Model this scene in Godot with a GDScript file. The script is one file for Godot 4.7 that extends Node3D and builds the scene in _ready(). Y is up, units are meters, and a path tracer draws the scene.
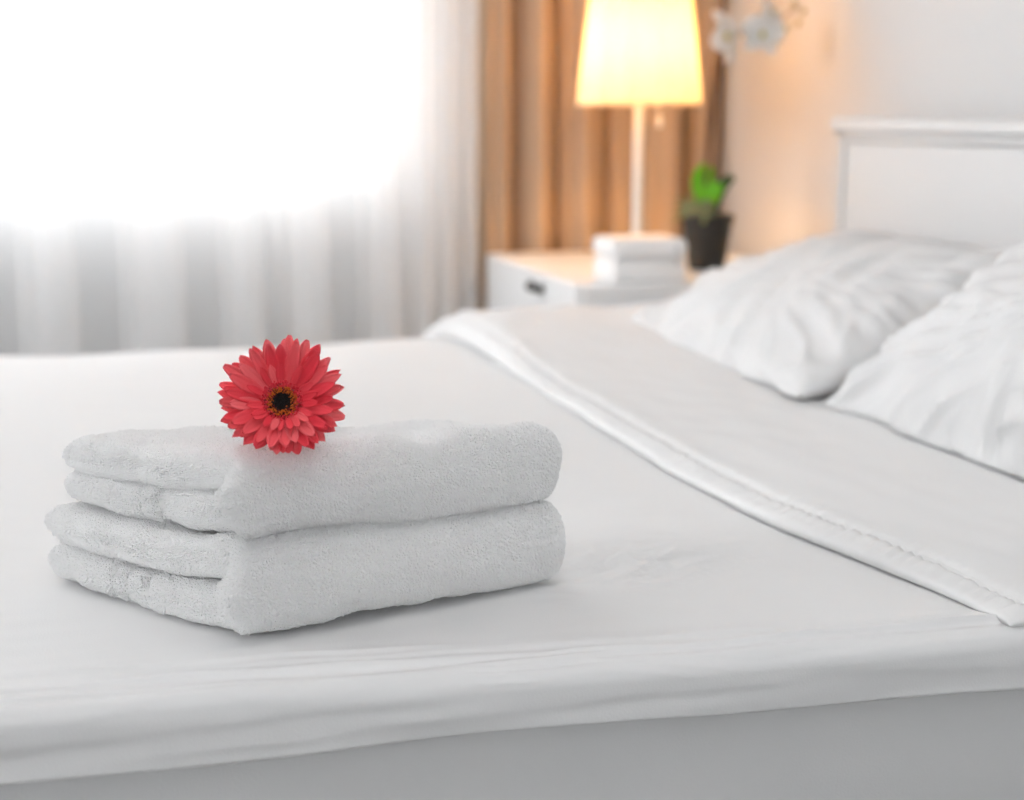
extends Node3D
# A white bed by a window: two folded towels with a gerbera on top, pillows, a lamp and an orchid behind.

var M := {}
var rng := RandomNumberGenerator.new()
var n_low := FastNoiseLite.new()
var n_mid := FastNoiseLite.new()
var n_fine := FastNoiseLite.new()

const BED := 0.60          # height of the bed's top
const NEAR := -1.13        # near and far long sides of the bed
const FAR := -3.0
const HEAD := 1.58         # face of the headboard
const FOOT := -0.50


func _ready() -> void:
	rng.seed = 7
	# ------------------------------------------------------------ camera
	var cam := Camera3D.new()
	cam.name = "camera"
	add_child(cam)
	var lens := CameraAttributesPhysical.new()
	lens.frustum_focal_length = 45.0
	lens.frustum_focus_distance = 1.38
	lens.exposure_aperture = 2.5
	lens.frustum_near = 0.05
	lens.frustum_far = 100.0
	cam.attributes = lens
	cam.position = Vector3(0, 1.06, 0)
	cam.rotation = Vector3(deg_to_rad(-10.76), deg_to_rad(-15.4), 0)
	cam.current = true
	# ------------------------------------------------------------ sky
	var we := WorldEnvironment.new()
	we.name = "world_environment"
	var env := Environment.new()
	var sky := Sky.new()
	var sm := ProceduralSkyMaterial.new()
	sm.sky_top_color = Color(0.95, 0.956, 0.963)
	sm.sky_horizon_color = Color(0.966, 0.971, 0.978)
	sm.ground_horizon_color = Color(0.8, 0.8, 0.8)
	sm.ground_bottom_color = Color(0.7, 0.7, 0.7)
	sm.sky_curve = 0.3
	sky.sky_material = sm
	env.background_mode = Environment.BG_SKY
	env.sky = sky
	env.background_energy_multiplier = 12.0
	env.tonemap_mode = Environment.TONE_MAPPER_LINEAR
	env.tonemap_exposure = 0.765
	env.sdfgi_enabled = true
	env.ssao_enabled = true
	env.ssil_enabled = true
	we.environment = env
	add_child(we)

	make_noises()
	make_materials()
	build_room()
	build_ceiling_light()
	build_bed()
	build_cover()
	build_fold()
	build_pillows()
	build_towels()
	build_flower()
	build_curtains()
	build_nightstand()
	build_lamp()
	build_box()
	build_orchid()


# ================================================================ helpers
func make_noises() -> void:
	for a in [[n_low, 11, 1.0], [n_mid, 23, 1.0], [n_fine, 37, 1.0]]:
		var n: FastNoiseLite = a[0]
		n.noise_type = FastNoiseLite.TYPE_SIMPLEX_SMOOTH
		n.seed = a[1]
		n.frequency = a[2]
		n.fractal_type = FastNoiseLite.FRACTAL_NONE


func tag(o: Node, label: String, category: String, group := "", kind := "") -> Node:
	o.set_meta("label", label)
	o.set_meta("category", category)
	if group:
		o.set_meta("group", group)
	if kind:
		o.set_meta("kind", kind)
	return o


func base(called: String, at: Vector3) -> Node3D:
	var o := Node3D.new()
	o.name = called
	add_child(o, true)
	o.position = at
	return o


func obj(called: String, mesh: Mesh, mat: Material, parent: Node = self) -> MeshInstance3D:
	var o := MeshInstance3D.new()
	o.name = called
	o.mesh = mesh
	o.material_override = mat
	parent.add_child(o, true)
	return o


func structure(called: String, mesh: Mesh, mat: Material, label: String) -> MeshInstance3D:
	var o := obj(called, mesh, mat)
	o.set_meta("kind", "structure")
	o.set_meta("label", label)
	return o


func mat(color: Color, rough := 0.9) -> StandardMaterial3D:
	var m := StandardMaterial3D.new()
	m.albedo_color = color
	m.roughness = rough
	return m


func noise_tex(freq: float, sd: int, octaves := 3, size := 512) -> NoiseTexture2D:
	var n := FastNoiseLite.new()
	n.seed = sd
	n.frequency = freq
	n.noise_type = FastNoiseLite.TYPE_SIMPLEX_SMOOTH
	n.fractal_type = FastNoiseLite.FRACTAL_FBM
	n.fractal_octaves = octaves
	var t := NoiseTexture2D.new()
	t.width = size
	t.height = size
	t.seamless = true
	t.noise = n
	return t


func relief(m: StandardMaterial3D, t: Texture2D, cm: float, per_metre: float) -> void:
	m.heightmap_enabled = true
	m.heightmap_texture = t
	m.heightmap_scale = cm
	m.uv1_triplanar = true
	m.uv1_scale = Vector3.ONE * per_metre


func make_materials() -> void:
	var weave := noise_tex(0.06, 3, 4)
	M.cotton = mat(Color(0.90, 0.90, 0.90), 0.95)
	relief(M.cotton, weave, 0.012, 12.0)
	M.pillow = mat(Color(0.875, 0.875, 0.875), 0.95)
	relief(M.pillow, weave, 0.012, 12.0)
	M.mattress = mat(Color(0.83, 0.83, 0.83), 0.95)
	relief(M.mattress, weave, 0.015, 9.0)
	M.terry = mat(Color(0.915, 0.915, 0.915), 1.0)
	relief(M.terry, noise_tex(0.09, 5, 3), 0.08, 8.0)
	M.loop = mat(Color(0.915, 0.915, 0.915), 1.0)
	M.wall = mat(Color(0.855, 0.858, 0.86), 0.95)
	M.ceiling = mat(Color(0.95, 0.95, 0.95), 0.95)
	M.floor = mat(Color(0.50, 0.495, 0.49), 0.6)
	M.paint = mat(Color(0.835, 0.838, 0.84), 0.4)
	M.lacquer = mat(Color(0.93, 0.93, 0.93), 0.35)
	M.frame = mat(Color(0.94, 0.94, 0.94), 0.35)
	M.glass = mat(Color(1, 1, 1, 0.04), 0.02)
	M.glass.transparency = BaseMaterial3D.TRANSPARENCY_ALPHA
	M.sheer = mat(Color(0.97, 0.97, 0.97, 0.58), 0.9)
	M.sheer.transparency = BaseMaterial3D.TRANSPARENCY_ALPHA
	M.sheer.backlight_enabled = true
	M.sheer.backlight = Color(0.97, 0.97, 0.97)
	M.drape = mat(Color(0.735, 0.645, 0.555), 0.9)
	relief(M.drape, weave, 0.05, 5.0)
	M.drape.backlight_enabled = true
	M.drape.backlight = Color(0.25, 0.2, 0.16)
	M.metal = mat(Color(0.8, 0.8, 0.8), 0.35)
	M.metal.metallic = 0.9
	M.dark = mat(Color(0.07, 0.07, 0.07), 0.7)
	for k in ["cotton", "pillow", "mattress", "terry", "loop", "sheer", "drape"]:   # dull cloth
		M[k].specular_mode = BaseMaterial3D.SPECULAR_DISABLED


# six-sided box added to a SurfaceTool, its edges chamfered by c
func add_box(st: SurfaceTool, a: Vector3, b: Vector3, c := 0.0) -> void:
	var lo := Vector3(minf(a.x, b.x), minf(a.y, b.y), minf(a.z, b.z))
	var hi := Vector3(maxf(a.x, b.x), maxf(a.y, b.y), maxf(a.z, b.z))
	var mid := (lo + hi) / 2.0
	var e := (hi - lo) / 2.0
	c = minf(c, minf(e.x, minf(e.y, e.z)) * 0.9)
	var p := {}
	for sx in [-1, 1]:
		for sy in [-1, 1]:
			for sz in [-1, 1]:
				var s := Vector3(sx, sy, sz)
				for ax in 3:
					var v := e * s
					for k in 3:
						if k != ax:
							v[k] -= c * s[k]
					p[[sx, sy, sz, ax]] = mid + v
	for ax in 3:
		var u := (ax + 1) % 3
		var w := (ax + 2) % 3
		for s in [-1, 1]:
			var q := []
			for k in [[-1, -1], [1, -1], [1, 1], [-1, 1]]:
				var key := [0, 0, 0, ax]
				key[ax] = s
				key[u] = k[0]
				key[w] = k[1]
				q.append(p[key])
			quad(st, q, mid)
	if c <= 0.0:
		return
	for ax in 3:
		var u := (ax + 1) % 3
		var w := (ax + 2) % 3
		for s1 in [-1, 1]:
			for s2 in [-1, 1]:
				var q := []
				for k in [[-1, u], [1, u], [1, w], [-1, w]]:
					var key := [0, 0, 0, k[1]]
					key[ax] = k[0]
					key[u] = s1
					key[w] = s2
					q.append(p[key])
				quad(st, q, mid)
	for sx in [-1, 1]:
		for sy in [-1, 1]:
			for sz in [-1, 1]:
				var t := [p[[sx, sy, sz, 0]], p[[sx, sy, sz, 1]], p[[sx, sy, sz, 2]]]
				var n: Vector3 = (t[2] - t[0]).cross(t[1] - t[0])
				if n.dot(t[0] - mid) < 0:
					t.reverse()
				for v in t:
					st.set_smooth_group(-1)
					st.add_vertex(v)


func quad(st: SurfaceTool, q: Array, inside: Vector3) -> void:
	var n: Vector3 = (q[2] - q[0]).cross(q[1] - q[0])
	if n.dot((q[0] + q[2]) / 2.0 - inside) < 0:
		q.reverse()
	for k in [0, 1, 2, 0, 2, 3]:
		st.set_smooth_group(-1)
		st.add_vertex(q[k])


func begin() -> SurfaceTool:
	var st := SurfaceTool.new()
	st.begin(Mesh.PRIMITIVE_TRIANGLES)
	return st


func done(st: SurfaceTool) -> ArrayMesh:
	st.generate_normals()
	return st.commit()


func box_mesh(a: Vector3, b: Vector3, c := 0.0) -> ArrayMesh:
	var st := begin()
	add_box(st, a, b, c)
	return done(st)


# smooth normals and an ArrayMesh from shared vertices
func smooth_normals(v: PackedVector3Array, idx: PackedInt32Array) -> PackedVector3Array:
	var n := PackedVector3Array()
	n.resize(v.size())
	for k in range(0, idx.size(), 3):
		var a := idx[k]
		var b := idx[k + 1]
		var c := idx[k + 2]
		var f := (v[c] - v[a]).cross(v[b] - v[a])
		n[a] += f
		n[b] += f
		n[c] += f
	for k in n.size():
		n[k] = n[k].normalized()
	return n


func commit(v: PackedVector3Array, idx: PackedInt32Array, n := PackedVector3Array(), colors := PackedColorArray()) -> ArrayMesh:
	var arr := []
	arr.resize(Mesh.ARRAY_MAX)
	arr[Mesh.ARRAY_VERTEX] = v
	arr[Mesh.ARRAY_NORMAL] = n if n.size() else smooth_normals(v, idx)
	if colors.size():
		arr[Mesh.ARRAY_COLOR] = colors
	arr[Mesh.ARRAY_INDEX] = idx
	var m := ArrayMesh.new()
	m.add_surface_from_arrays(Mesh.PRIMITIVE_TRIANGLES, arr)
	return m


# open grid surface, f(i / ni, j / nj)
func grid(ni: int, nj: int, f: Callable, wrap := false) -> ArrayMesh:
	var v := PackedVector3Array()
	for i in ni + 1:
		for j in (nj if wrap else nj + 1):
			v.append(f.call(float(i) / ni, float(j) / nj))
	var w := nj if wrap else nj + 1
	var idx := PackedInt32Array()
	for i in ni:
		for j in nj:
			var a := i * w + j
			var b := i * w + (j + 1) % w
			idx.append_array([a, b, a + w, b, b + w, a + w])
	return commit(v, idx)


# places across a strip of a given length: [position, thickness factor], rounded over r at both ends
func steps(length: float, r: float, k: int, n: int, sq := 1.0) -> Array:
	var out := []
	for i in k:
		var a := PI / 2 * i / k
		out.append(Vector2(r * (1.0 - cos(a)), pow(sin(a), sq)))
	for i in n + 1:
		out.append(Vector2(r + (length - 2 * r) * i / n, 1.0))
	for i in range(k - 1, -1, -1):
		var a := PI / 2 * i / k
		out.append(Vector2(length - r * (1.0 - cos(a)), pow(sin(a), sq)))
	return out


# A sheet with thickness. S, T: arrays from steps(); centre(s, t) -> Vector3; half(s, t) -> half thickness;
# bump(p, n, s, t, side) -> displacement along the normal. Returns {v, n, idx, outer: count of outer vertices}
func thick(S: Array, T: Array, centre: Callable, half: Callable, bump = null) -> Dictionary:
	var ni := S.size()
	var nj := T.size()
	var c := PackedVector3Array()
	c.resize(ni * nj)
	for i in ni:
		for j in nj:
			c[i * nj + j] = centre.call(S[i].x, T[j].x)
	var v := PackedVector3Array()
	v.resize(ni * nj)
	var back := PackedInt32Array()
	back.resize(ni * nj)
	var extra := PackedVector3Array()
	var src := PackedInt32Array()
	for i in ni:
		for j in nj:
			var k := i * nj + j
			var du := c[mini(i + 1, ni - 1) * nj + j] - c[maxi(i - 1, 0) * nj + j]
			var dv := c[i * nj + mini(j + 1, nj - 1)] - c[i * nj + maxi(j - 1, 0)]
			var n := du.cross(dv).normalized()
			var h: float = half.call(S[i].x, T[j].x) * S[i].y * T[j].y
			v[k] = c[k] + n * h
			if i == 0 or j == 0 or i == ni - 1 or j == nj - 1:
				back[k] = k
			else:
				back[k] = ni * nj + extra.size()
				extra.append(c[k] - n * h)
				src.append(k)
	v.append_array(extra)
	var idx := PackedInt32Array()
	for i in ni - 1:
		for j in nj - 1:
			var a := i * nj + j
			var b := a + 1
			var d := a + nj
			var e := d + 1
			idx.append_array([a, b, d, b, e, d])
			idx.append_array([back[a], back[d], back[b], back[b], back[d], back[e]])
	# front faces run clockwise: n = (c-a)x(b-a) = dv... checked against the outer side
	var nn := smooth_normals(v, idx)
	var mi := (ni / 2) * nj + nj / 2
	if nn[mi].dot(v[mi] - c[mi]) < 0:
		idx.reverse()
		for k in nn.size():
			nn[k] = -nn[k]
	if bump != null:
		for k in v.size():
			var q := k if k < ni * nj else src[k - ni * nj]
			v[k] += nn[k] * float(bump.call(v[k], nn[k], S[q / nj].x, T[q % nj].x, 0 if k < ni * nj else 1))
		nn = smooth_normals(v, idx)
	var tt := PackedFloat32Array()
	for k in v.size():
		tt.append(T[(k if k < ni * nj else src[k - ni * nj]) % nj].x)
	var rim := PackedInt32Array()   # for each inner vertex the nearest vertex of the first edge
	for k in src.size():
		rim.append(src[k] % nj)
	return {"v": v, "n": nn, "idx": idx, "outer": ni * nj, "near": rim, "t": tt}


func thick_mesh(S: Array, T: Array, centre: Callable, half: Callable, bump = null) -> ArrayMesh:
	var d := thick(S, T, centre, half, bump)
	return commit(d.v, d.idx, d.n)


# surface of revolution, profile of (radius, y) from bottom to top
func lathe(profile: Array, sides := 48, scallop := 0.0, lobes := 0) -> ArrayMesh:
	return grid(profile.size() - 1, sides, func(a, b):
		var p: Vector2 = profile[roundi(a * (profile.size() - 1))]
		var ang: float = b * TAU
		var r := p.x * (1.0 + scallop * cos(ang * lobes))
		return Vector3(cos(ang) * r, p.y, -sin(ang) * r), true)


# tube along points with radii
func tube(pts: Array, radii: Array, sides := 8) -> ArrayMesh:
	var v := PackedVector3Array()
	var up := Vector3(0.31, 0.2, 0.93)
	for i in pts.size():
		var d: Vector3 = (pts[mini(i + 1, pts.size() - 1)] - pts[maxi(i - 1, 0)]).normalized()
		var x := d.cross(up).normalized()
		var y := d.cross(x)
		for k in sides:
			var a := TAU * k / sides
			v.append(pts[i] + (x * cos(a) + y * sin(a)) * radii[i])
	var n := pts.size()
	var idx := PackedInt32Array()
	for i in n - 1:
		for k in sides:
			var a := i * sides + k
			var b := i * sides + (k + 1) % sides
			idx.append_array([a, a + sides, b, b, a + sides, b + sides])
	var first := v.size()
	v.append(pts[0])
	v.append(pts[n - 1])
	for k in sides:
		idx.append_array([first, k, (k + 1) % sides])
		idx.append_array([first + 1, (n - 1) * sides + (k + 1) % sides, (n - 1) * sides + k])
	return commit(v, idx)


func curve_points(ctrl: Array, n: int) -> Array:
	var out := []
	var m := ctrl.size()
	for i in n + 1:
		var f := float(i) / n * (m - 1)
		var k := mini(int(f), m - 2)
		var t := f - k
		out.append(ctrl[k].cubic_interpolate(ctrl[k + 1], ctrl[maxi(k - 1, 0)], ctrl[mini(k + 2, m - 1)], t))
	return out


func ridge(x: float) -> float:
	return 1.0 - absf(x)


# ================================================================ room
const X0 := -3.1
const X1 := 1.70
const Z0 := -4.05
const Z1 := 2.6
const TOP := 2.6

func build_room() -> void:
	var t := 0.2
	structure("floor", box_mesh(Vector3(X0 - t, -t, Z0 - t), Vector3(X1 + t, 0, Z1 + t)), M.floor, "pale floor of the bedroom")
	structure("ceiling", box_mesh(Vector3(X0 - t, TOP, Z0 - t), Vector3(X1 + t, TOP + t, Z1 + t)), M.ceiling, "white ceiling of the bedroom")
	structure("wall_right", box_mesh(Vector3(X1, 0, Z0 - t), Vector3(X1 + t, TOP, Z1 + t)), M.wall, "white wall behind the headboard")
	var ls := begin()   # and one facing the headboard
	var lz0 := -2.9
	var lz1 := -1.3
	var ly0 := 0.9
	var ly1 := 2.3
	add_box(ls, Vector3(X0 - t, 0, Z0 - t), Vector3(X0, ly0, Z1 + t))
	add_box(ls, Vector3(X0 - t, ly1, Z0 - t), Vector3(X0, TOP, Z1 + t))
	add_box(ls, Vector3(X0 - t, ly0, Z0 - t), Vector3(X0, ly1, lz0))
	add_box(ls, Vector3(X0 - t, ly0, lz1), Vector3(X0, ly1, Z1 + t))
	structure("wall_left", done(ls), M.wall, "white wall facing the headboard")
	var w3 := Node3D.new()
	w3.name = "window_3"
	add_child(w3)
	w3.set_meta("kind", "structure")
	w3.set_meta("label", "small window facing the headboard")
	obj("pane", box_mesh(Vector3(X0 - 0.106, ly0, lz0), Vector3(X0 - 0.10, ly1, lz1)), M.glass, w3)
	var fs := begin()   # a second window behind the photographer
	var fx0 := -1.7
	var fx1 := 0.5
	var fy0 := 1.3
	var fy1 := 2.4
	add_box(fs, Vector3(X0, 0, Z1), Vector3(X1, fy0, Z1 + t))
	add_box(fs, Vector3(X0, fy1, Z1), Vector3(X1, TOP, Z1 + t))
	add_box(fs, Vector3(X0, fy0, Z1), Vector3(fx0, fy1, Z1 + t))
	add_box(fs, Vector3(fx1, fy0, Z1), Vector3(X1, fy1, Z1 + t))
	structure("wall_front", done(fs), M.wall, "white wall opposite the curtained window")
	var w2 := Node3D.new()
	w2.name = "window_2"
	add_child(w2)
	w2.set_meta("kind", "structure")
	w2.set_meta("label", "plain window opposite the curtained one")
	obj("pane", box_mesh(Vector3(fx0, fy0, Z1 + 0.10), Vector3(fx1, fy1, Z1 + 0.106)), M.glass, w2)
	var st := begin()
	var wx0 := -2.7
	var wx1 := 0.79
	var wy0 := 0.875
	var wy1 := 2.4
	add_box(st, Vector3(X0, 0, Z0 - t), Vector3(X1, wy0, Z0))
	add_box(st, Vector3(X0, wy1, Z0 - t), Vector3(X1, TOP, Z0))
	add_box(st, Vector3(X0, wy0, Z0 - t), Vector3(wx0, wy1, Z0))
	add_box(st, Vector3(wx1, wy0, Z0 - t), Vector3(X1, wy1, Z0))
	structure("wall_back", done(st), M.wall, "white wall with the wide window in it")
	# window: frame, mullions, panes, sill
	var w := Node3D.new()
	w.name = "window_1"
	add_child(w)
	w.set_meta("kind", "structure")
	w.set_meta("label", "wide bright window behind the sheer curtain")
	var zf := Z0 - 0.12
	st = begin()
	add_box(st, Vector3(wx0, wy0, zf - 0.03), Vector3(wx1, wy0 + 0.05, zf + 0.03), 0.004)
	add_box(st, Vector3(wx0, wy1 - 0.05, zf - 0.03), Vector3(wx1, wy1, zf + 0.03), 0.004)
	add_box(st, Vector3(wx0, wy0 + 0.05, zf - 0.03), Vector3(wx0 + 0.05, wy1 - 0.05, zf + 0.03), 0.004)
	add_box(st, Vector3(wx1 - 0.05, wy0 + 0.05, zf - 0.03), Vector3(wx1, wy1 - 0.05, zf + 0.03), 0.004)
	obj("window_frame", done(st), M.frame, w)
	var n := 3
	var pw := (wx1 - wx0 - 0.1) / n
	for i in n:
		var a := wx0 + 0.05 + pw * i
		if i > 0:
			obj("mullion", box_mesh(Vector3(a - 0.025, wy0 + 0.05, zf - 0.03), Vector3(a + 0.025, wy1 - 0.05, zf + 0.03), 0.004), M.frame, w)
		obj("pane", box_mesh(Vector3(a + 0.025 * signf(i), wy0 + 0.05, zf - 0.003), Vector3(a + pw - (0.025 if i < n - 1 else 0.0), wy1 - 0.05, zf + 0.003)), M.glass, w)
	obj("window_sill", box_mesh(Vector3(wx0, wy0 - 0.02, Z0 - 0.09), Vector3(wx1, wy0 + 0.003, Z0 + 0.02), 0.004), M.frame, w)
	for b in [["baseboard_right", Vector3(X1 - 0.015, 0, Z0), Vector3(X1, 0.08, Z1)], ["baseboard_back", Vector3(X0, 0, Z0), Vector3(X1 - 0.015, 0.08, Z0 + 0.015)]]:
		structure(b[0], box_mesh(b[1], b[2], 0.004), M.paint, "white baseboard along the wall")


# flat ceiling light above the near side of the bed
func build_ceiling_light() -> void:
	var c := base("ceiling_light", Vector3(0.40, TOP, -0.75))
	tag(c, "square flat white ceiling light above the near side of the bed", "ceiling light")
	obj("housing", box_mesh(Vector3(-0.52, -0.05, -0.52), Vector3(0.52, 0, 0.52), 0.006), M.frame, c)
	var g := StandardMaterial3D.new()
	g.albedo_color = Color(0.95, 0.95, 0.95)
	g.emission_enabled = true
	g.emission = Color(1, 1, 1)
	g.emission_energy_multiplier = 1.2
	obj("light_diffuser", box_mesh(Vector3(-0.49, -0.056, -0.49), Vector3(0.49, -0.05, 0.49), 0.002), g, c)
	var a := AreaLight3D.new()
	a.name = "ceiling_area_light"
	a.area_size = Vector2(0.98, 0.98)
	a.area_range = 12.0
	a.light_energy = 0.70
	a.light_color = Color(1, 1, 1)
	a.shadow_enabled = true
	a.position = Vector3(0, -0.062, 0)
	a.rotation.x = -PI / 2
	c.add_child(a)


# ================================================================ bed
func build_bed() -> void:
	var b := base("bed", Vector3(0, 0, 0))
	tag(b, "white wooden bed with a tall framed headboard against the wall", "bed")
	var zf := -3.04
	var zn := NEAR + 0.03
	# headboard: a recessed panel in a frame of two stiles and a capping rail
	var hb := obj("headboard", box_mesh(Vector3(HEAD + 0.012, 0.18, zf + 0.03), Vector3(HEAD + 0.04, 1.0, zn - 0.03)), M.paint, b)
	obj("panel", box_mesh(Vector3(HEAD + 0.004, 0.25, zf + 0.034), Vector3(HEAD + 0.013, 1.004, zn - 0.034), 0.003), M.paint, hb)
	obj("cap_rail", box_mesh(Vector3(HEAD - 0.014, 1.022, zf - 0.006), Vector3(HEAD + 0.06, 1.055, zn + 0.006), 0.007), M.paint, hb)
	obj("molding", box_mesh(Vector3(HEAD - 0.002, 1.006, zf + 0.002), Vector3(HEAD + 0.05, 1.022, zn - 0.002), 0.003), M.paint, hb)
	for z in [zf, zn - 0.03]:
		obj("stile", box_mesh(Vector3(HEAD - 0.002, 0, z), Vector3(HEAD + 0.05, 1.022, z + 0.03), 0.004), M.paint, hb)
	for z in [FAR + 0.03, NEAR - 0.06]:
		obj("side_rail", box_mesh(Vector3(FOOT, 0.18, z), Vector3(HEAD, 0.32, z + 0.03), 0.004), M.paint, b)
	obj("foot_board", box_mesh(Vector3(FOOT - 0.04, 0.12, FAR + 0.02), Vector3(FOOT, 0.36, NEAR - 0.02), 0.006), M.paint, b)
	for z in [FAR + 0.03, NEAR - 0.09]:
		obj("leg", box_mesh(Vector3(FOOT - 0.035, 0, z), Vector3(FOOT + 0.025, 0.2, z + 0.06), 0.004), M.paint, b)
	obj("slat_base", box_mesh(Vector3(FOOT, 0.24, FAR + 0.06), Vector3(HEAD - 0.01, 0.30, NEAR - 0.06)), M.paint, b)
	# mattress under the cover
	var S := steps(HEAD - 0.02 - FOOT - 0.01, 0.03, 5, 160)
	var T := steps(NEAR - FAR - 0.045, 0.03, 6, 60)
	var mm := thick_mesh(S, T, func(s, t): return Vector3(FOOT + 0.01 + s, 0.435, FAR + 0.015 + t + (skew(FOOT + s) - 0.022) * t / (NEAR - FAR)), func(_s, _t): return 0.133,
		func(p, n, _s, _t, _side): return 0.0025 * n_low.get_noise_3d(p.x * 2.2, p.y * 9.0, p.z * 2.2) * (1.0 - absf(n.y)))
	tag(obj("mattress", mm, M.mattress), "thick white mattress under the smooth bed cover", "mattress")


# the near side of the bedding does not run quite true
func skew(x: float) -> float:
	return 0.047 * (x + 0.09)


# white cover, tucked flat over the bed, hanging a hand's breadth down the near side
func build_cover() -> void:
	var x0 := FOOT - 0.015
	var L := HEAD - 0.03 - x0
	var drop := 0.040
	var r := 0.011
	var arc := PI / 2 * r
	var width := NEAR - FAR - 2 * r
	var total := drop * 2 + arc * 2 + width
	var h := 0.004
	var yc := BED - h
	var zn := NEAR - 0.038
	var T := []
	for i in 7:
		var a := PI / 2 * i / 7
		T.append(Vector2(h * (1 - cos(a)), sin(a)))
	var t := h
	while t < total - h:
		T.append(Vector2(t, 1.0))
		t += 0.0017 if t < drop + arc + 0.10 else (0.006 if t < drop + arc + 0.7 else 0.014)
	for i in range(5, -1, -1):
		var a := PI / 2 * i / 5
		T.append(Vector2(total - h * (1 - cos(a)), sin(a)))
	var S := steps(L, 0.006, 4, 460)
	var centre := func(s, q):
		var x: float = x0 + s
		var hem := 0.0030 * sin(x * 5.4 + 2.6) + 0.0015 * sin(x * 13.0 + 1.0)
		var sk := skew(x)
		if q < drop:
			var k: float = 1.0 - q / drop
			return Vector3(x, yc - r - drop + q - hem * k, zn + sk - 0.002 * k + 0.0022 * n_low.get_noise_2d(x * 3.5, k * 1.2) * k)
		q -= drop
		if q < arc:
			var a: float = q / r
			return Vector3(x, yc - r + r * sin(a), zn + sk - r + r * cos(a))
		q -= arc
		if q < width:
			return Vector3(x, yc, zn - r - q + sk * (1.0 - q / width))
		q -= width
		if q < arc:
			var a: float = q / r
			return Vector3(x, yc - r + r * cos(a), zn - r - width - r * sin(a))
		q -= arc
		return Vector3(x, yc - r - q, zn - r - width - r)
	var half := func(_s, _t): return h
	# creases along the near edge: x from, to; distance behind the edge at both ends; height; steepness
	var creases := [[-0.6, 0.85, 0.001, 0.000, 0.0026, 0.003], [-0.4, 0.38, 0.040, 0.020, 0.0042, 0.005], [-0.3, 0.18, 0.018, 0.011, 0.0040, 0.004], [-0.5, 0.24, -0.014, -0.009, 0.0034, 0.004],
		[0.10, 1.3, 0.024, 0.012, 0.0040, 0.004], [0.22, 1.0, 0.009, 0.016, 0.0036, 0.0035], [0.05, 0.62, 0.056, 0.040, 0.0026, 0.006], [0.45, 1.2, 0.038, 0.032, 0.0024, 0.006], [-0.25, 0.32, 0.085, 0.062, 0.0024, 0.007], [-0.4, 0.30, -0.026, -0.020, 0.0022, 0.006], [0.15, 0.62, -0.032, -0.022, 0.0016, 0.006], [0.5, 1.2, -0.026, -0.030, 0.0016, 0.007], [-0.05, 0.28, -0.040, -0.036, 0.0018, 0.006]]
	var bump := func(p, _n, _s, q, side):
		if side == 1:
			return 0.0
		var d := 0.0016 * n_low.get_noise_3d(p.x * 3.0, p.z * 4.0, 2.0) + 0.0010 * n_mid.get_noise_3d(p.x * 6.0, p.z * 22.0, 5.0)
		# long creases that run along the near edge
		var e: float = q - drop - arc * 0.75
		var near := exp(-pow(e / (0.045 if e > 0.0 else 0.008), 2.0))
		if near > 0.01:
			var wander := 0.012 * n_low.get_noise_2d(p.x * 2.4, 9.0) + 0.004 * n_mid.get_noise_2d(p.x * 9.0, 3.0)
			var w := n_low.get_noise_2d(p.x * 1.3 + 3.0, (e + wander) * 42.0)
			d += near * 0.0012 * (pow(ridge(w), 5.0) - 0.3)
			var w2 := n_mid.get_noise_2d(p.x * 3.0, (e + wander) * 95.0)
			d += near * 0.0012 * pow(ridge(w2), 4.0) * smoothstep(-0.2, 0.4, n_low.get_noise_2d(p.x * 3.0, 50.0))
		for c in creases:
			var where: float = smoothstep(c[0], c[0] + 0.10, p.x) * smoothstep(c[1], c[1] - 0.10, p.x)
			if where > 0.01:
				var mid: float = lerpf(c[2], c[3], (p.x - c[0]) / (c[1] - c[0])) + 0.006 * n_low.get_noise_2d(p.x * 3.0, c[2] * 300.0) + 0.0018 * n_mid.get_noise_2d(p.x * 12.0, c[2] * 200.0)
				var g: float = (q - drop - arc - mid) / c[5]
				# steep towards the near side, gentle behind
				d += where * 1.3 * c[4] * (exp(-g * g) if g < 0.0 else exp(-g * g * 0.12)) * (0.75 + 0.5 * n_low.get_noise_2d(p.x * 5.0, c[2] * 77.0))
		# a few pulled folds by the stack's corner
		var c := Vector2(p.x - 0.52, p.z + 1.42)
		var fall := exp(-(c.x * c.x / 0.012 + c.y * c.y / 0.006))
		if fall > 0.01:
			d += fall * 0.008 * pow(ridge(n_mid.get_noise_2d((c.x * 0.5 + c.y) * 26.0, (c.x - c.y * 0.6) * 7.0)), 3.0)
		# soft billows on the far half of the bed
		d += 0.006 * smoothstep(-1.8, -2.8, p.z) * n_low.get_noise_2d(p.x * 2.2 + 7.0, p.z * 2.8)
		return d
	tag(obj("bed_cover", thick_mesh(S, T, centre, half, bump), M.cotton), "smooth white cotton cover spread over the whole mattress", "bed cover")


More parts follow.
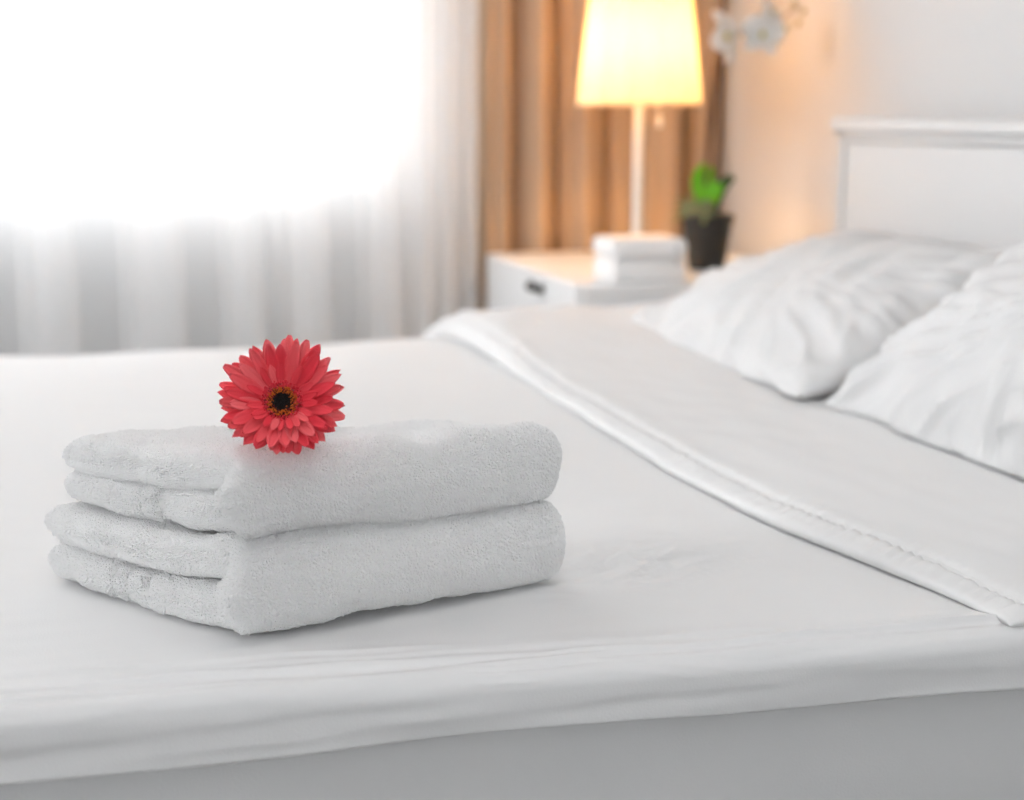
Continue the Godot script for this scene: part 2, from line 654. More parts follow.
# the wide folded-back end of the top sheet, with a stitched hem
func build_fold() -> void:
	var S := []   # across, from the hem edge to under the pillows
	var wide := 0.80
	for i in 10:
		var a := PI / 2 * i / 10
		S.append(Vector2(0.012 * (1 - cos(a)), sin(a)))
	var s := 0.012
	while s < wide - 0.012:
		S.append(Vector2(s, 1.0))
		s += 0.0025 if s < 0.07 else 0.008
	for i in range(5, -1, -1):
		var a := PI / 2 * i / 5
		S.append(Vector2(wide - 0.012 * (1 - cos(a)), sin(a)))
	var len := 1.93
	var T := steps(len, 0.014, 8, 520)
	var half := func(q, t):
		var z: float = NEAR - 0.002 - t
		var far := smoothstep(-2.3, -3.0, z)
		var h := 0.0125 + 0.018 * far - 0.005 * smoothstep(-1.35, -1.12, z)
		h *= lerpf(0.62, 1.0, smoothstep(0.0, 0.05, q))
		# pressed line of stitches behind the hem
		h -= 0.0028 * exp(-pow((q - 0.034) / 0.0035, 2.0)) + 0.0015 * exp(-pow((q - 0.041) / 0.003, 2.0))
		return h
	var centre := func(q, t):
		var z: float = NEAR - 0.002 - t
		var edge := 0.70 + 0.085 * pow(smoothstep(-1.85, -1.10, z), 1.9) - 0.05 * smoothstep(-2.93, -3.06, z) * exp(-q / 0.05)
		edge += 0.004 * n_low.get_noise_2d(z * 4.0, 1.0)
		var hh: float = half.call(q, t)
		var y := BED + hh + 0.0005
		# the near end slopes over the rounded edge of the mattress
		var over := maxf(0.0, z - (NEAR - 0.015))
		y -= over * over * 9.0
		y -= 0.02 * smoothstep(-3.0, -3.07, z)
		return Vector3(edge + q * (1.0 - (edge - 0.70) / wide), y, z)
	var bump := func(p, n, q, _t, _side):
		var d := 0.0022 * n_low.get_noise_3d(p.x * 5.0, p.z * 3.0, 4.0) + 0.0012 * n_mid.get_noise_3d(p.x * 16.0, p.z * 9.0, 1.0)
		var by := exp(-pow((q - 0.03) / 0.022, 2.0))
		d += by * 0.0028 * n_mid.get_noise_2d(p.z * 75.0 + p.x * 30.0, q * 14.0)
		d += 0.0035 * smoothstep(-2.2, -2.9, p.z) * n_low.get_noise_2d(p.x * 7.0, p.z * 5.0)
		return d * maxf(n.y, 0.0)
	tag(obj("top_sheet", thick_mesh(S, T, centre, half, bump), M.cotton), "white top sheet folded back in a wide band below the pillows", "sheet")


func build_pillows() -> void:
	var spec := [
		{"c": Vector3(1.295, 0.724, -2.455), "w": 0.815, "d": 0.58, "t": 0.085, "tilt": 17.0, "yaw": 0.0, "seed": 0.0, "fold": 0.019,
			"label": "plump white pillow leaning on the headboard on the lamp's side of the bed"},
		{"c": Vector3(1.300, 0.775, -1.60), "w": 0.86, "d": 0.62, "t": 0.115, "tilt": 30.0, "yaw": -2.0, "seed": 40.0, "fold": 0.030,
			"label": "plump white pillow with creased corners lying farther from the lamp and nightstand"}]
	for p in spec:
		var U := []
		for i in 121:
			U.append(Vector2(-cos(PI * i / 120.0), 1.0))
		var V := []
		for i in 97:
			V.append(Vector2(-cos(PI * i / 96.0), 1.0))
		var centre := func(a, b):
			var aa: float = a * (1.0 - 0.055 * (1.0 - b * b))
			var bb: float = b * (1.0 - 0.07 * (1.0 - a * a))
			bb += 0.03 * n_low.get_noise_2d(a * 3.5 + p.seed, 2.0) * smoothstep(0.0, -1.0, b)
			return Vector3(bb * p.d / 2.0, -0.035 * (1.0 - a * a) * b * b, -aa * p.w / 2.0)
		var half := func(a, b):
			return p.t * pow(maxf(0.0, 1.0 - pow(absf(a), 3.2)), 0.48) * pow(maxf(0.0, 1.0 - pow(absf(b), 2.6)), 0.55)
		var bump := func(q, n, a, b, _side):
			var e: float = 1.0 - (1.0 - pow(absf(a), 4.0)) * (1.0 - pow(absf(b), 4.0))
			var rim := minf(1.0 - absf(a), 1.0 - absf(b))
			var ang := atan2(a, -b - 0.25)
			var rad := sqrt(a * a + b * b)
			var w := n_mid.get_noise_3d(ang * 4.6 + p.seed, rad * 1.6, 3.0)
			var w2 := n_mid.get_noise_3d(q.z * 9.0 + q.x * 5.0, q.x * 4.0 + p.seed, 8.0)
			var fade := smoothstep(0.0, 0.12, rim)
			return fade * (p.fold * (pow(ridge(w), 3.0) - 0.4) * (0.30 + 0.70 * e) + 0.009 * w2)
		var d := thick(U, V, centre, half, bump)
		var turn := Basis.from_euler(Vector3(0, deg_to_rad(p.yaw), deg_to_rad(p.tilt)))
		var pv: PackedVector3Array = d.v
		for k in pv.size():   # it rests flat on the folded sheet and against the headboard
			var q: Vector3 = turn * pv[k] + p.c
			if q.y < 0.638:
				q.y = 0.627 + 0.011 * exp((q.y - 0.638) / 0.011) + 0.004 * maxf(0.0, n_mid.get_noise_2d(q.z * 14.0, q.x * 6.0))
			q.x = minf(q.x, HEAD - 0.004)
			pv[k] = q - p.c
		var o := obj("pillow", commit(pv, d.idx), M.pillow)
		o.position = p.c
		tag(o, p.label, "pillow", "pillows on the bed")


# ================================================================ towels
# A towel folded to a thick strip and once more into a U: the bend faces the near side, the open ends face left.
func towel(called: String, label: String, P: Array, y0: float, height: float, bands: Array, sd: float, tilt: Callable) -> void:
	var h := height * 0.225
	var yb := h
	var yt := height - h
	var R := (yt - yb) / 2.0
	var Ls: float = (P[1] - P[0]).length()
	var Lv: float = (P[2] - P[0]).length()
	var straight := Lv - 2.0 * h - R
	var bend := PI * R
	var total := straight * 2 + bend + 2 * h
	var S := steps(Ls, h * 1.0, 16, 190, 0.62)
	var T := steps(total, h * 0.9, 10, 500, 0.62)
	var centre := func(s, t):
		var q: float = t - h
		var v: float
		var y: float
		var end := 0.0
		if q < straight:
			v = h + R + straight - q
			y = yb + 0.0015 * sin(v * 30.0 + sd)
			end = 0.004 * sin(v * 21.0 + sd) + 0.003 * n_low.get_noise_2d(v * 18.0, sd) + 0.010 * smoothstep(0.09, 0.03, v)
			for w in bands:
				end += 0.015 * exp(-pow((v - w) / 0.0042, 2.0))
		elif q < straight + bend:
			var a := (q - straight) / R
			v = h + R - R * sin(a)
			y = height / 2.0 - R * cos(a)
			end = -0.012 * sin(a) + 0.004 * sin(a * 3.0 + sd) + 0.010 * (1.0 - sin(a)) + 0.003 * n_low.get_noise_2d(a * 2.0, sd)
		else:
			v = h + R + (q - straight - bend)
			y = yt - (yt - yb - 2.0 * h) * smoothstep(0.045, 0.12, v) * 0.85
			end = 0.005 * sin(v * 17.0 + sd + 1.0) + 0.004 * n_low.get_noise_2d(v * 15.0, sd + 9.0) + 0.010 * smoothstep(0.09, 0.03, v)
		var a: float = clampf(s / Ls, 0.0, 1.0)
		var b: float = v / Lv
		var u: float = a + end / Ls * (1.0 - a)
		var f: Vector2 = P[0].lerp(P[1], u).lerp(P[2].lerp(P[3], u), b)
		return Vector3(f.x, y0 + y + tilt.call(u, b, y / height), f.y)
	var half := func(s, t):
		var q: float = t - h
		var k := h
		if q > straight and q < straight + bend:
			k *= 1.0 - 0.10 * sin((q - straight) / bend * PI)
		if q < straight:
			var v := h + R + straight - q
			for w in bands:
				k -= 0.008 * exp(-pow((v - w) / 0.0042, 2.0))
		k *= 1.0 + 0.05 * n_low.get_noise_2d(s * 14.0 + sd, q * 14.0)
		return k
	var bump := func(p, _n, _s, _t, side):
		if side == 1:
			return 0.0012 * n_mid.get_noise_3d(p.x * 120.0, p.y * 120.0, p.z * 120.0)
		return 0.0022 * n_low.get_noise_3d(p.x * 22.0 + sd, p.y * 22.0, p.z * 22.0) + 0.0009 * n_mid.get_noise_3d(p.x * 130.0, p.y * 130.0, p.z * 130.0) + 0.0007 * n_fine.get_noise_3d(p.x * 330.0, p.y * 330.0, p.z * 330.0)
	var d := thick(S, T, centre, half, bump)
	var root := base(called, Vector3(P[0].x, y0, P[0].y))
	tag(root, label, "towel", "folded towels stacked on the bed")
	var o := obj("folded_cloth", commit(d.v, d.idx, d.n), M.terry, root)
	o.position = -root.position
	# terry pile: small loops standing out of the cloth
	var mm := MultiMesh.new()
	mm.transform_format = MultiMesh.TRANSFORM_3D
	mm.mesh = loop_mesh()
	var where := []
	var count: int = d.outer
	var cam := Vector3(0, 1.06, 0)
	var tries := 0
	while where.size() < 140000 and tries < 700000:
		tries += 1
		var tri: int = rng.randi() % (d.idx.size() / 3) * 3
		var ia: int = d.idx[tri]
		var ib: int = d.idx[tri + 1]
		var ic: int = d.idx[tri + 2]
		if ia >= count and ib >= count and d.v[ia].distance_to(d.v[d.near[ia - count]]) > h * 2.6:
			continue
		var n: Vector3 = d.n[ia]
		if n.dot(cam - d.v[ia]) < -0.25:
			continue
		var tq: float = d.t[ia] - h
		if tq < straight:   # the woven border lines have no pile
			var bare := false
			for w in bands:
				bare = bare or absf(h + R + straight - tq - w) < 0.0042
			if bare:
				continue
		var r1 := rng.randf()
		var r2 := rng.randf()
		if r1 + r2 > 1.0:
			r1 = 1.0 - r1
			r2 = 1.0 - r2
		var p: Vector3 = d.v[ia] + (d.v[ib] - d.v[ia]) * r1 + (d.v[ic] - d.v[ia]) * r2
		var lean := Vector3(rng.randfn(), rng.randfn() - 0.5, rng.randfn()) * 0.30
		var y := (n + lean).normalized()
		var x := y.cross(Vector3(rng.randfn(), rng.randfn(), rng.randfn())).normalized()
		var k := rng.randf_range(0.75, 1.4)
		where.append(Transform3D(Basis(x * k, y * k * rng.randf_range(0.9, 1.45), x.cross(y) * k), p - root.position))
	mm.instance_count = where.size()
	for i in where.size():
		mm.set_instance_transform(i, where[i])
	var pile := MultiMeshInstance3D.new()
	pile.name = "terry_pile"
	pile.multimesh = mm
	pile.material_override = M.loop
	pile.set_meta("kind", "stuff")
	root.add_child(pile)


func loop_mesh() -> ArrayMesh:
	# one loop of the pile, seen as a soft little bead taller than wide
	return lathe([Vector2(0.0001, -0.0012), Vector2(0.0007, -0.0009), Vector2(0.00105, -0.0002), Vector2(0.0010, 0.0006), Vector2(0.0006, 0.0012), Vector2(0.0001, 0.00145)], 7)


func build_towels() -> void:
	# plan corners: near-left, near-right, far-left, far-right
	var A := [Vector2(0.112, -1.262), Vector2(0.436, -1.370), Vector2(-0.066, -1.53), Vector2(0.315, -1.56)]
	towel("folded_towel", "lower white terry towel of the stack, lying on the bed cover", A, BED + 0.0015, 0.082, [0.155, 0.185, 0.205], 0.0,
		func(u, b, k):
			return k * (0.010 * (1 - u) * (1 - b) - 0.010 * b * u + 0.003 * sin(u * 7.0)) + (1.0 - k) * 0.004 * maxf(0.0, sin(u * 6.0 - 1.5)))
	var B := [Vector2(0.114, -1.266), Vector2(0.433, -1.375), Vector2(-0.040, -1.515), Vector2(0.325, -1.545)]
	towel("folded_towel_001", "upper white terry towel of the stack, with the pink flower on it", B, BED + 0.0830, 0.078, [0.145, 0.17], 31.0,
		func(u, b, k):
			var wave: float = 0.010 * (1 - u) * (1 - b) - 0.010 * b * u + 0.003 * sin(u * 7.0)
			var dent: float = -0.013 * exp(-pow((u - 0.56 - b * 0.2) / 0.055, 2.0) - pow((b - 0.2) / 0.14, 2.0)) * k
			dent += (0.006 * exp(-pow((u - 0.72) / 0.12, 2.0) - pow((b - 0.25) / 0.25, 2.0)) + 0.004 * exp(-pow((u - 0.47) / 0.05, 2.0) - pow((b - 0.2) / 0.15, 2.0))) * k
			return wave + dent - 0.010 * k * b)


# ================================================================ flower
func petal_mesh(length: float, width: float, cup: float, sag: float, twist: float, tip: float) -> ArrayMesh:
	var S := []
	for i in 19:
		S.append(Vector2(float(i) / 18.0, 1.0 if i > 0 and i < 18 else 0.0))
	var T := []
	for i in 9:
		T.append(Vector2(float(i) / 8.0 * 2.0 - 1.0, 1.0 if i > 0 and i < 8 else 0.0))
	return thick_mesh(S, T, func(s, t):
		var w := width * pow(sin(PI * pow(0.06 + 0.92 * s, 1.25)), 0.52) * (0.5 + 0.5 * smoothstep(0.0, 0.5, s))
		var notch := 0.0025 * tip * (absf(t) - 0.4) * smoothstep(0.8, 1.0, s)
		var x: float = t * w / 2.0
		var z: float = cup * s * s * length + sag * s * length + (0.16 * w) * (t * t - 0.3) + 0.05 * w * cos(t * 9.0) * smoothstep(0.05, 0.3, s)
		var a: float = twist * s
		return Vector3(x * cos(a), s * length - notch, z + x * sin(a)),
		func(_s, _t): return 0.00035)


func build_flower() -> void:
	var f := base("gerbera_flower", Vector3(0.149, 0.812, -1.300))
	tag(f, "coral pink gerbera daisy with a dark centre resting on the towels", "flower")
	# faces the camera, a little upwards
	var look := (Vector3(0, 1.06, 0) - f.position).normalized()
	look = (look + Vector3(-0.05, 0.22, 0)).normalized()
	var zx := Vector3.UP.cross(look).normalized()
	f.basis = Basis(zx, look.cross(zx), look)
	var tones := [Color(0.99, 0.315, 0.365), Color(0.995, 0.375, 0.41), Color(0.965, 0.265, 0.325), Color(1.0, 0.44, 0.465)]
	var mats := []
	for c in tones:
		var m := mat(c, 0.6)
		m.backlight_enabled = true
		m.backlight = Color(0.6, 0.6, 0.6)
		m.metallic_specular = 0.25
		mats.append(m)
	# rings: count, length, width, start radius, cup, lean (towards the viewer), height of the foot
	var rings := [
		[25, 0.0445, 0.0118, 0.011, 0.10, 0.10, -0.004],
		[23, 0.0425, 0.0118, 0.011, 0.13, 0.22, -0.002],
		[21, 0.0360, 0.0108, 0.011, 0.16, 0.36, 0.000],
		[22, 0.0205, 0.0068, 0.011, 0.15, 0.62, 0.001]]
	for r in rings.size():
		var a: Array = rings[r]
		for i in a[0]:
			var ang: float = TAU * (i + 0.5 * (r % 2)) / a[0] + rng.randfn() * 0.045
			var low := maxf(0.0, -sin(ang))     # petals that press on the towel bend forward
			var l: float = a[1] * rng.randf_range(0.92, 1.06) * (1.0 - 0.10 * low) * (1.0 + 0.08 * maxf(0.0, sin(ang)))
			if r == 3 and sin(ang) > -0.1 and rng.randf() < 0.6:
				continue
			var m := petal_mesh(l, a[2] * rng.randf_range(0.95, 1.24), a[4] + rng.randfn() * 0.06, a[5] + 0.28 * low + rng.randfn() * 0.05, rng.randfn() * 0.3, rng.randf())
			var o := obj("petal", m, mats[rng.randi() % 4], f)
			o.transform = Transform3D(Basis(Vector3(0, 0, 1), ang - PI / 2), Vector3(cos(ang) * a[3], sin(ang) * a[3], a[6]))
	# disc with rings of tiny florets
	var disc := obj("disc", lathe([Vector2(0.0001, -0.008), Vector2(0.012, -0.007), Vector2(0.0155, 0.0), Vector2(0.0135, 0.0035), Vector2(0.009, 0.0045), Vector2(0.005, 0.003), Vector2(0.0001, 0.0022)], 28), mat(Color(0.16, 0.05, 0.05), 0.9), f)
	disc.rotation.x = PI / 2
	obj("calyx", lathe([Vector2(0.0001, -0.016), Vector2(0.004, -0.016), Vector2(0.011, -0.011), Vector2(0.014, -0.005), Vector2(0.010, -0.003)], 20), mat(Color(0.35, 0.5, 0.22), 0.8), f).rotation.x = PI / 2
	var cup := tube([Vector3(0, 0, 0), Vector3(0, 0, 0.0018), Vector3(0, 0, 0.0036), Vector3(0, 0, 0.0042)], [0.00042, 0.0005, 0.00062, 0.0003], 5)
	var sets := [
		["dark_florets", Color(0.05, 0.03, 0.035), 260, 0.0, 0.0076, 1.1],
		["orange_florets", Color(0.86, 0.45, 0.14), 230, 0.0072, 0.0122, 1.05],
		["wine_florets", Color(0.52, 0.10, 0.14), 150, 0.0070, 0.0150, 0.95],
		["coral_florets", Color(0.93, 0.28, 0.34), 300, 0.0112, 0.0172, 1.25]]
	for s in sets:
		var mm := MultiMesh.new()
		mm.transform_format = MultiMesh.TRANSFORM_3D
		mm.mesh = cup
		mm.instance_count = s[2]
		for i in s[2]:
			var rad := sqrt(lerpf(s[3] * s[3], s[4] * s[4], rng.randf()))
			var an := rng.randf() * TAU
			var z := 0.0018 + 0.0026 * exp(-pow((rad - 0.0095) / 0.004, 2.0))
			var dir := Vector3(cos(an) * rad * 26.0, sin(an) * rad * 26.0, 1.0)
			dir = (dir + Vector3(rng.randfn(), rng.randfn(), 0) * 0.2).normalized()
			var x := dir.cross(Vector3(0.2, 1, 0)).normalized()
			var k: float = s[5] * rng.randf_range(0.8, 1.15)
			mm.set_instance_transform(i, Transform3D(Basis(x * k, dir.cross(x) * k, dir * k), Vector3(cos(an) * rad, sin(an) * rad, z)))
		var o := MultiMeshInstance3D.new()
		o.name = s[0]
		o.multimesh = mm
		o.material_override = mat(s[1], 0.8)
		o.set_meta("kind", "stuff")
		f.add_child(o)


# ================================================================ curtains
# folds through given valleys (x, depth): z swings between the valleys
func fold_z(x: float, valleys: Array, amp: float, sharp: float) -> float:
	for i in valleys.size() - 1:
		if x <= valleys[i + 1] or i == valleys.size() - 2:
			var f: float = clampf((x - valleys[i]) / (valleys[i + 1] - valleys[i]), 0.0, 1.0)
			var w: float = minf(1.0, (valleys[i + 1] - valleys[i]) / 0.12)
			return amp * w * pow(sin(PI * f), sharp)
	return 0.0


func build_curtains() -> void:
	# rail on the ceiling, above the frame
	var rail := obj("curtain_rail", box_mesh(Vector3(-2.9, TOP - 0.03, Z0 + 0.08), Vector3(X1 - 0.005, TOP, Z0 + 0.26), 0.003), M.frame)
	tag(rail, "white double curtain rail on the ceiling above the window", "curtain rail")
	# sheer curtain: flat runs with pleats that fold back over themselves
	var zs := Z0 + 0.12
	var bands := []
	var bx := -2.80
	while bx < -0.30:
		bands.append([bx, bx + 0.12])
		bx += 0.235
	bands.append_array([[-0.195, -0.065], [0.05, 0.194], [0.298, 0.401], [0.453, 0.57], [0.665, 0.764], [0.790, 0.850], [0.855, 0.912], [0.918, 0.972]])
	var path := [Vector2(-2.86, 0.0)]
	for q in bands:
		var w: float = q[1] - q[0]
		path.append_array([Vector2(q[0] + w * 0.1, 0.012), Vector2(q[0] + w * 0.55, 0.052), Vector2(q[1] - 0.006, 0.058), Vector2(q[1], 0.045),
			Vector2(q[0] + w * 0.5, 0.030), Vector2(q[0] + 0.003, 0.014), Vector2(q[0] + 0.006, -0.006), Vector2(q[0] + w * 0.5, -0.012), Vector2(q[1] + 0.01, -0.014)])
	path.append(Vector2(0.988, 0.0))
	var np := path.size()
	var sheer := grid(24, (np - 1) * 8, func(a, b):
		var f: float = b * (np - 1)
		var k := mini(int(f), np - 2)
		var p: Vector2 = path[k].cubic_interpolate(path[k + 1], path[maxi(k - 1, 0)], path[mini(k + 2, np - 1)], f - k)
		var y: float = lerpf(0.012, TOP - 0.03, a)
		return Vector3(p.x + 0.005 * sin(y * 2.0 + p.x * 4.0), y, zs + p.y * 1.3 + 0.003 * n_low.get_noise_2d(p.x * 6.0, y * 1.5)))
	var so := base("sheer_curtain", Vector3(0, 0, zs))
	tag(so, "white sheer curtain hanging in soft folds across the bright window", "curtain")
	obj("sheer_cloth", sheer, M.sheer, so).position.z = -zs
	# beige drape by the wall corner
	var dv := [0.994, 1.09, 1.20, 1.335, 1.425, 1.585, 1.672, 1.694]
	var zd := Z0 + 0.155
	var S := []
	for i in 31:
		S.append(Vector2(lerpf(0.012, TOP - 0.03, i / 30.0), 1.0 if i > 0 and i < 30 else 0.0))
	var T := steps(0.698, 0.003, 3, 420)
	var dm := thick_mesh(S, T, func(y, t):
		var x: float = 0.994 + t
		var z := fold_z(x, dv, 0.078, 0.8) + 0.010 * sin(x * 95.0 + 1.2 * sin(x * 31.0))
		var lean: float = 0.012 * sin(x * 11.0) * (1.0 - y / TOP)
		return Vector3(x + lean, y, zd - 0.05 + z), func(_s, _t): return 0.0015)
	var dr := base("beige_drape", Vector3(1.34, 0, zd))
	tag(dr, "beige drape hanging in deep folds behind the lamp", "curtain")
	obj("drape_cloth", dm, M.drape, dr).position = -dr.position


# ================================================================ nightstand
func build_nightstand() -> void:
	var n := base("nightstand", Vector3(1.30, 0, -3.46))
	tag(n, "white nightstand with a drawer and dark pull beside the bed", "nightstand")
	var a := Vector3(0.985, 0, -3.85) - n.position
	var b := Vector3(1.62, 0.70, -3.06) - n.position
	obj("body", box_mesh(Vector3(a.x + 0.02, 0.06, a.z + 0.006), Vector3(b.x, 0.676, b.z - 0.006), 0.004), M.lacquer, n)
	obj("top", box_mesh(Vector3(a.x + 0.024, 0.676, a.z), Vector3(b.x, 0.70, b.z), 0.004), M.lacquer, n)
	for k in 3:
		var y0 := 0.075 + 0.2 * k
		var d := obj("drawer", box_mesh(Vector3(a.x + 0.002, y0, a.z + 0.012), Vector3(a.x + 0.022, 0.70 if k == 2 else y0 + 0.192, b.z - 0.012), 0.003), M.lacquer, n)
		# a cup pull: half round, dark
		var cz := -3.345 - n.position.z
		var pts := []
		var rad := []
		for i in 13:
			var t := PI * i / 12.0
			pts.append(Vector3(a.x - 0.002 - 0.016 * sin(t), y0 + 0.194 - (0.0 if k == 2 else 0.03) - 0.004 * sin(t), cz - 0.045 * cos(t)))
			rad.append(0.009)
		obj("pull", tube(pts, rad, 8), M.dark, d)
	for x in [a.x + 0.03, b.x - 0.05]:
		for z in [a.z + 0.03, b.z - 0.06]:
			obj("leg", box_mesh(Vector3(x, 0, z), Vector3(x + 0.035, 0.062, z + 0.035), 0.002), M.lacquer, n)


# ================================================================ lamp
func build_lamp() -> void:
	var l := base("table_lamp", Vector3(1.284, 0.70, -3.50))
	tag(l, "lit table lamp with a glowing cream shade on the nightstand", "lamp")
	var white := mat(Color(0.93, 0.93, 0.92), 0.4)
	obj("lamp_base", lathe([Vector2(0.001, 0.0005), Vector2(0.082, 0.0005), Vector2(0.085, 0.004), Vector2(0.084, 0.014), Vector2(0.03, 0.022), Vector2(0.012, 0.03), Vector2(0.001, 0.03)], 48), white, l)
	obj("pole", lathe([Vector2(0.001, 0.025), Vector2(0.012, 0.025), Vector2(0.011, 0.10), Vector2(0.011, 0.44), Vector2(0.016, 0.445), Vector2(0.016, 0.485), Vector2(0.001, 0.485)], 20), white, l)
	var cm := mat(Color(0.84, 0.80, 0.72), 0.8)
	cm.backlight_enabled = true
	cm.backlight = Color(0.84, 0.80, 0.72)
	var prof := []
	for i in 15:
		var t := i / 14.0
		prof.append(Vector2(lerpf(0.150, 0.112, t), lerpf(0.386, 0.72, t)))
	var sh := obj("lamp_shade", lathe(prof, 144, 0.018, 12), cm, l)
	var trim := mat(Color(0.95, 0.86, 0.72), 0.8)
	trim.backlight_enabled = true
	trim.backlight = Color(0.5, 0.4, 0.3)
	for e in [[0.150, 0.386], [0.112, 0.72]]:
		var ring := []
		var rr := []
		for i in 49:
			var a := TAU * i / 48.0
			ring.append(Vector3(cos(a) * e[0], e[1], sin(a) * e[0]))
			rr.append(0.0028)
		obj("rim", tube(ring, rr, 6), trim, sh)
	for k in 3:
		var a := TAU * k / 3.0 + 0.4
		obj("spoke", tube([Vector3(0.012 * cos(a), 0.445, 0.012 * sin(a)), Vector3(0.07 * cos(a), 0.43, 0.07 * sin(a)), Vector3(0.148 * cos(a), 0.40, 0.148 * sin(a))], [0.0016, 0.0016, 0.0016], 6), M.metal, l)
	# pull switch below the shade
	obj("pull_cord", tube([Vector3(0.04, 0.44, 0.03), Vector3(0.043, 0.36, 0.03), Vector3(0.043, 0.350, 0.03), Vector3(0.043, 0.330, 0.03)], [0.001, 0.001, 0.006, 0.006], 8), white, l)
	var bm := StandardMaterial3D.new()
	bm.albedo_color = Color(1, 0.95, 0.85)
	bm.emission_enabled = true
	bm.emission = Color(1.0, 0.86, 0.66)
	bm.emission_energy_multiplier = 4.0
	var bulb := SphereMesh.new()
	bulb.radius = 0.034
	bulb.height = 0.085
	obj("light_bulb", bulb, bm, l).position = Vector3(0, 0.52, 0)
	var o := OmniLight3D.new()
	o.name = "bulb_light"
	o.light_color = Color(1.0, 0.74, 0.42)
	o.light_energy = 0.33
	o.light_size = 0.03
	o.omni_range = 12.0
	o.omni_attenuation = 2.0
	o.shadow_enabled = true
	o.position = Vector3(0, 0.52, 0)
	l.add_child(o)


# ================================================================ orchid
func leaf_mesh(path: Array, width: float, normal: Vector3) -> ArrayMesh:
	var pts := curve_points(path, 16)
	var S := []
	for i in 17:
		S.append(Vector2(i, 1.0 if i > 0 and i < 16 else 0.0))
	var T := []
	for i in 9:
		T.append(Vector2(i / 4.0 - 1.0, 1.0 if i > 0 and i < 8 else 0.0))
	return thick_mesh(S, T, func(s, t):
		var i := int(s)
		var d: Vector3 = (pts[mini(i + 1, 16)] - pts[maxi(i - 1, 0)]).normalized()
		var x := d.cross(normal).normalized()
		var w: float = width * pow(sin(PI * clampf(0.08 + 0.92 * i / 16.0, 0.0, 0.999)), 0.6)
		return pts[i] + x * t * w / 2.0 + x.cross(d) * 0.18 * w * t * t, func(_s, _t): return 0.0012)


func orchid_petal(l: float, w: float) -> ArrayMesh:
	return leaf_mesh([Vector3(0, 0, 0), Vector3(0, l * 0.5, 0.004), Vector3(0, l, -0.003)], w, Vector3(0, 0, 1))


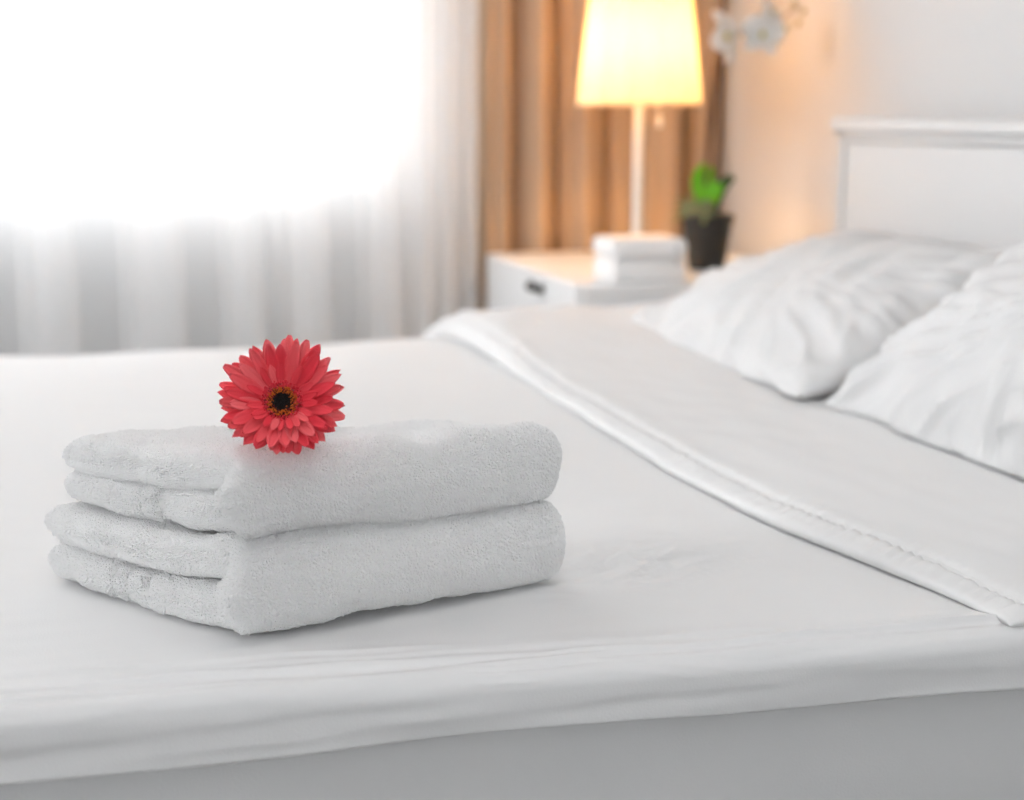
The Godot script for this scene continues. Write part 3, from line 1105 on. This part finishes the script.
func build_orchid() -> void:
	var o := base("potted_orchid", Vector3(1.386, 0.70, -3.30))
	tag(o, "white orchid in a small black pot beside the lamp", "potted plant")
	var black := mat(Color(0.11, 0.11, 0.10), 0.5)
	obj("pot", lathe([Vector2(0.001, 0.001), Vector2(0.040, 0.001), Vector2(0.043, 0.004), Vector2(0.060, 0.115), Vector2(0.064, 0.117), Vector2(0.065, 0.128), Vector2(0.061, 0.130), Vector2(0.057, 0.126), Vector2(0.055, 0.105), Vector2(0.001, 0.105)], 40), black, o)
	var soil := grid(12, 40, func(a, b):
		var r: float = a * 0.0555 + 0.0002
		var g: float = b * TAU
		return Vector3(cos(g) * r, 0.112 + 0.004 * n_mid.get_noise_2d(cos(g) * r * 90.0, sin(g) * r * 90.0), -sin(g) * r), true)
	obj("bark_soil", soil, mat(Color(0.32, 0.23, 0.16), 0.95), o)
	var green := mat(Color(0.46, 0.80, 0.12), 0.45)
	green.backlight_enabled = true
	green.backlight = Color(0.45, 0.55, 0.2)
	var dark_green := mat(Color(0.20, 0.33, 0.13), 0.5)
	var pale := mat(Color(0.55, 0.56, 0.38), 0.6)
	var lf := obj("leaf", leaf_mesh([Vector3(-0.004, 0.150, 0.01), Vector3(-0.010, 0.178, 0.012), Vector3(-0.012, 0.208, 0.0), Vector3(0.008, 0.246, -0.02)], 0.082, Vector3(0.1, 0.2, 1)), green, o)
	obj("leaf_stalk", tube([Vector3(0.0, 0.105, 0.006), Vector3(-0.002, 0.135, 0.010), Vector3(-0.006, 0.165, 0.012)], [0.006, 0.005, 0.004], 7), pale, lf)
	obj("leaf", leaf_mesh([Vector3(0.01, 0.11, 0.0), Vector3(0.02, 0.17, 0.0), Vector3(0.045, 0.205, 0.0), Vector3(0.068, 0.215, 0.0)], 0.030, Vector3(0.0, 0.5, 1)), dark_green, o)
	obj("leaf", leaf_mesh([Vector3(-0.005, 0.11, 0.02), Vector3(-0.03, 0.145, 0.03), Vector3(-0.06, 0.150, 0.03), Vector3(-0.075, 0.125, 0.03)], 0.034, Vector3(0.2, 0.7, 1)), pale, o)
	obj("leaf", leaf_mesh([Vector3(0.0, 0.11, 0.02), Vector3(-0.012, 0.15, 0.04), Vector3(-0.028, 0.150, 0.055), Vector3(-0.036, 0.110, 0.062)], 0.026, Vector3(0.2, 0.5, 1)), pale, o)
	for k in 4:
		var a := -0.5 + k * 0.35
		obj("aerial_root", tube(curve_points([Vector3(-0.01, 0.11, 0.01), Vector3(-0.04 - 0.01 * k, 0.16 - 0.012 * k, 0.02 * a), Vector3(-0.075 - 0.008 * k, 0.165 - 0.018 * k, 0.03 * a)], 8), [0.003, 0.003, 0.003, 0.0028, 0.0026, 0.0025, 0.0024, 0.0022, 0.002], 6), pale, o)
	var brown := mat(Color(0.42, 0.28, 0.18), 0.7)
	var stem := curve_points([Vector3(-0.002, 0.11, 0.0), Vector3(-0.004, 0.25, 0.0), Vector3(0.006, 0.40, -0.01), Vector3(0.022, 0.50, -0.01), Vector3(0.07, 0.545, 0.0), Vector3(0.13, 0.555, 0.01), Vector3(0.175, 0.585, 0.01), Vector3(0.215, 0.61, 0.01)], 40)
	var rad := []
	for i in 41:
		rad.append(lerpf(0.0042, 0.0018, i / 40.0))
	obj("flower_stem", tube(stem, rad, 7), brown, o)
	obj("support_stick", tube([Vector3(0.008, 0.105, 0.006), Vector3(0.028, 0.30, -0.002), Vector3(0.034, 0.66, -0.012)], [0.0055, 0.005, 0.0045], 7), brown, o)
	obj("support_stick", tube([Vector3(-0.02, 0.105, 0.006), Vector3(0.004, 0.30, -0.002), Vector3(0.026, 0.49, -0.012)], [0.005, 0.005, 0.0045], 7), brown, o)
	var white := mat(Color(0.93, 0.93, 0.92), 0.6)
	white.backlight_enabled = true
	white.backlight = Color(0.7, 0.7, 0.7)
	var yellow := mat(Color(0.75, 0.68, 0.25), 0.6)
	var big := orchid_petal(0.050, 0.054)
	var slim := orchid_petal(0.052, 0.036)
	for b in [[Vector3(0.024, 0.540, 0.014), Vector3(-8, 38, 36), 1.25], [Vector3(0.118, 0.545, 0.02), Vector3(-10, -15, -10), 1.05], [Vector3(0.14, 0.595, 0.012), Vector3(-30, 35, 15), 0.7]]:
		var bl := Node3D.new()
		bl.name = "blossom"
		o.add_child(bl, true)
		bl.position = b[0]
		bl.rotation_degrees = b[1]
		bl.scale = Vector3.ONE * b[2]
		for k in 5:
			var p := obj("petal", slim if k in [0, 2, 3] else big, white, bl)
			p.rotation.z = TAU * k / 5.0
		var lip := SphereMesh.new()
		lip.radius = 0.006
		lip.height = 0.016
		lip.radial_segments = 12
		lip.rings = 8
		var q := obj("lip", lip, yellow, bl)
		q.position = Vector3(0, -0.004, 0.006)
	for p in [Vector3(0.180, 0.558, 0.01), Vector3(0.199, 0.612, 0.01), Vector3(0.224, 0.596, 0.01), Vector3(0.213, 0.570, 0.01)]:
		var bd := obj("bud", lathe([Vector2(0.0005, -0.009), Vector2(0.004, -0.006), Vector2(0.0062, 0.0), Vector2(0.0045, 0.006), Vector2(0.0005, 0.009)], 12), mat(Color(0.56, 0.55, 0.36), 0.6), o)
		bd.position = p
		bd.rotation_degrees = Vector3(15, 0, -25)


# white lidded box by the near edge of the nightstand
func build_box() -> void:
	var b := base("storage_box", Vector3(1.161, 0.70, -3.15))
	tag(b, "small white lidded box on the nightstand in front of the lamp", "box")
	var white := mat(Color(0.93, 0.93, 0.93), 0.5)
	obj("body", box_mesh(Vector3(-0.084, 0.0005, -0.07), Vector3(0.084, 0.050, 0.075), 0.006), white, b)
	obj("lid", box_mesh(Vector3(-0.087, 0.052, -0.073), Vector3(0.087, 0.094, 0.078), 0.010), white, b)
	obj("tab", tube([Vector3(0.060, 0.078, 0.076), Vector3(0.060, 0.058, 0.086), Vector3(0.058, 0.038, 0.082)], [0.005, 0.006, 0.005], 8), M.metal, b)
